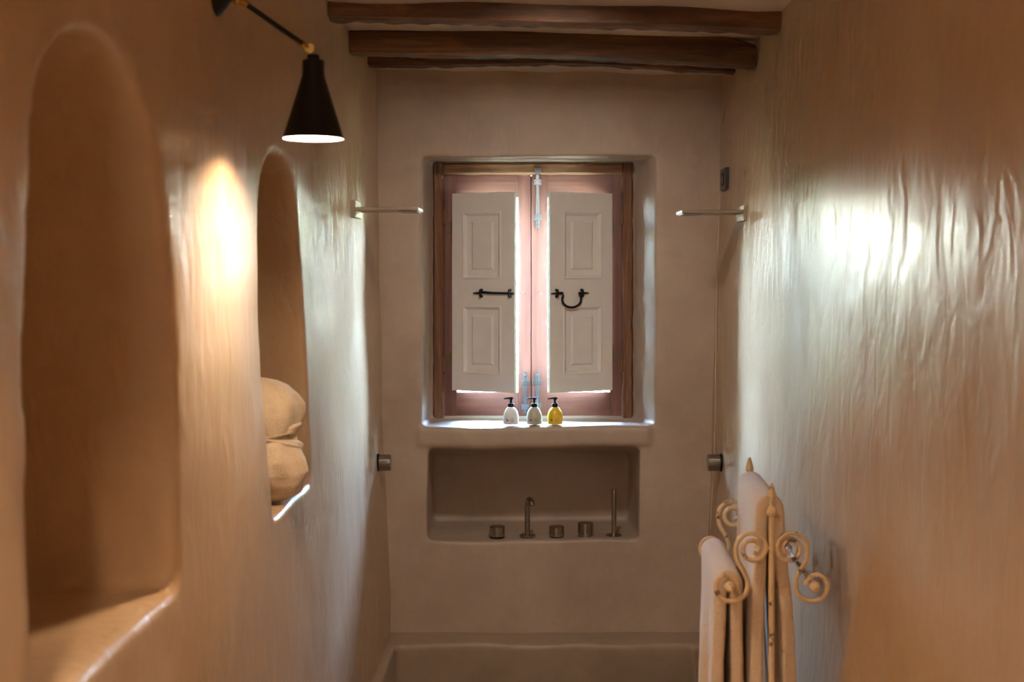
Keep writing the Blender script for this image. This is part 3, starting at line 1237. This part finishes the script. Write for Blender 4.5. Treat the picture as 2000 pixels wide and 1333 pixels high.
m = MB()
for off, wig, rad, ph_ in ((.555, .05, .012, .9), (.49, -.055, .011, .7)):
    n_ = 72
    vs_, fs_ = [], []
    for i in range(n_):
        a = 2 * math.pi * i / n_
        h0 = off + wig * math.sin(a + ph_)
        wv = rad * (1 + .25 * math.sin(3 * a + ph_))
        for q in range(9):
            w = -1 + 2 * q / 8
            h = h0 + w * wv / H
            rr = robe_r(min(max(h, 0), 1)) - .010 + .014 * math.sqrt(max(0, 1 - w * w)) + .002 * math.sin(5 * a + 4 * w)
            vs_.append((cx + rr * math.cos(a) * .98 - .012 * h, cy + rr * math.sin(a) * 1.02, NICHE_Z + .004 + H * h))
    for i in range(n_):
        for q in range(8):
            i2 = (i + 1) % n_
            fs_.append((i * 9 + q, i2 * 9 + q, i2 * 9 + q + 1, i * 9 + q + 1))
    m.add(vs_, fs_)
m.build('knotted_belt', M_ROBE, t, smooth=True, sharp=80)

# ------------------------------------------------------------------ wrought iron towel stand
YA, YZ = 2.75, 3.13
XA, XZ = X(1507, YA), X(1464, YZ)
st = thing('towel_stand', 'cream painted wrought iron towel stand with scrolls, beside the right wall', 'towel stand', (.53, 2.94, 0))
S = YA / F          # metres per pixel in the front frame's plane
ZC = EYE - (1000 - VY) * S   # height of the ball below the finial


def scroll_path(side):
    """one S scroll in the frame plane, (dx, dz) from the post's ball, metres"""
    pts = []
    c = (37.0, -72.0)
    turns = 1.75
    nst = 46
    for i in range(nst):
        t_ = i / (nst - 1)
        ang = math.radians(-2) + (1 - t_) * turns * 2 * math.pi
        rad = 9 + 24.5 * t_
        pts.append((c[0] + rad * math.cos(ang), c[1] + rad * math.sin(ang)))
    tail = [(67, -95), (56, -114), (47, -136), (50, -158), (65, -172), (87, -174), (104, -162), (109, -143), (99, -127), (83, -124), (70, -133), (66.5, -143)]
    cut = [p for p in pts]
    last = cut[-1]
    full = cut + tail
    sm = spline(full[:len(cut)], 1) + spline([cut[-1]] + tail, 5)[1:]
    return [(side * a * S, b * S) for a, b in sm]


def stand_frame(xc, yc):
    m = MB()
    m.tube([(xc, yc, .03), (xc, yc, ZC)], .0065, 12)
    m.ball((xc, yc, ZC), .0125)
    post = m.build('post', M_CREAM, st, smooth=True)
    m = MB()
    m.tube([(xc, yc, ZC + .010), (xc, yc, ZC + .020), (xc, yc, ZC + .034), (xc, yc, ZC + .046), (xc, yc, ZC + .062)], [.006, .007, .0145, .0105, .0035], 4, squash=.75)
    m.build('finial', M_CREAM, post)
    for side in (-1, 1):
        pth = scroll_path(side)
        m = MB()
        n = len(pth)
        m.tube([(xc + a, yc, ZC + b) for a, b in pth], [.0036 + .0016 * min(1, i / 14) for i in range(n)], 10)
        m.build('scroll', M_CREAM, st, smooth=True)
        m = MB()
        m.tube([(xc, yc, ZC - 72 * S), (xc + side * 12 * S, yc, ZC - 72 * S)], .005, 10)
        m.build('scroll_clip', M_CREAM, post, smooth=True)
        m = MB()
        foot = spline([(0, .16), (.05, .14), (.10, .06), (.135, .012), (.16, .012), (.165, .035), (.15, .04)], 5)
        m.tube([(xc + side * a, yc, b) for a, b in foot], .006, 10)
        m.build('foot', M_CREAM, st, smooth=True)


stand_frame(XA, YA)
stand_frame(XZ, YZ)
RAILS = {}
for key, dx, dz in (('top', 0, 0.0), ('left', -82, -146), ('right', 84, -146)):
    a = Vector((XA + dx * S, YA, ZC + dz * S))
    b = Vector((XZ + dx * S, YZ, ZC + dz * S))
    RAILS[key] = (a, b)
    d = (b - a).normalized()
    m = MB()
    m.tube([a - d * .004, b + d * .004], .0055, 12)
    o = m.build('rail', M_CREAM, st, smooth=True)
    if key != 'top':
        for e, q in ((a, -1), (b, 1)):
            m = MB()
            m.ball(e + d * q * .004, .0125)
            if key == 'left':
                m.tube([e + d * q * .012, e + d * q * .026, e + d * q * .040], [.007, .010, .002], 4)
            m.build('rail_end', M_CREAM, o, smooth=True)


def towel(key, label, y_in, drop_l, drop_r, lay_l, lay_r, seed, rr=.013, thick=.03):
    """towel folded over a rail: lay_* gives how far each side hangs away from the rail at top/bottom"""
    a, b = RAILS[key]
    ns, nt_ = 90, 44
    vs_, fs_ = [], []
    rnd = random.Random(seed)
    ph = [rnd.uniform(0, 6.28) for _ in range(6)]
    half = math.pi * rr
    for i in range(ns + 1):
        s_ = i / ns
        for j in range(nt_ + 1):
            v = j / nt_
            base = a.lerp(b, y_in[0] + (y_in[1] - y_in[0]) * v)
            if s_ < .45:
                q = (1 - s_ / .45)
                w = lay_l[0] + (lay_l[1] - lay_l[0]) * q ** .8
                fold = (.006 * math.sin(v * 9 + ph[0] + q * 1.2) + .004 * math.sin(v * 19 + ph[1])) * min(1, q * 2.2)
                x, z = -max(rr, w) - fold if q > .0 else -rr, -q * drop_l
                x = -(rr + (w - rr) * min(1, q * 3)) - fold
                yo = .012 * math.sin(q * 5 + ph[4]) * q
            elif s_ > .55:
                q = (s_ - .55) / .45
                w = lay_r[0] + (lay_r[1] - lay_r[0]) * q ** .8
                fold = (.006 * math.sin(v * 8 + ph[2] - q) + .004 * math.sin(v * 17 + ph[3])) * min(1, q * 2.2)
                x = (rr + (w - rr) * min(1, q * 3)) + fold
                z = -q * drop_r
                yo = .012 * math.sin(q * 4 + ph[5]) * q
            else:
                an = math.pi * (1 - (s_ - .45) / .10)
                x, z = rr * math.cos(an), rr * math.sin(an)
                yo = 0
            vs_.append((base.x + x, base.y + yo, base.z + z))
    w_ = nt_ + 1
    for i in range(ns):
        for j in range(nt_):
            fs_.append((i * w_ + j, i * w_ + j + 1, (i + 1) * w_ + j + 1, (i + 1) * w_ + j))
    m = MB()
    m.add(vs_, fs_)
    o = m.build('towel', M_TOWEL, smooth=True, sharp=80)
    so = o.modifiers.new('solid', 'SOLIDIFY')
    so.thickness = thick
    so.offset = 0
    bv = o.modifiers.new('round', 'BEVEL')
    bv.width = .011
    bv.segments = 3
    bv.limit_method = 'ANGLE'
    bv.angle_limit = math.radians(60)
    return tag(o, label, 'towel', 'towels on the iron stand')


towel('left', 'cream towel hung over the lower left rail of the iron stand', (.05, .96), .52, .50, (.020, .030), (.016, .022), 71, .017, .027)
towel('top', 'cream towel hung over the high middle rail of the iron stand', (.06, .95), .66, .64, (.022, .030), (.022, .056), 72, .018, .028)
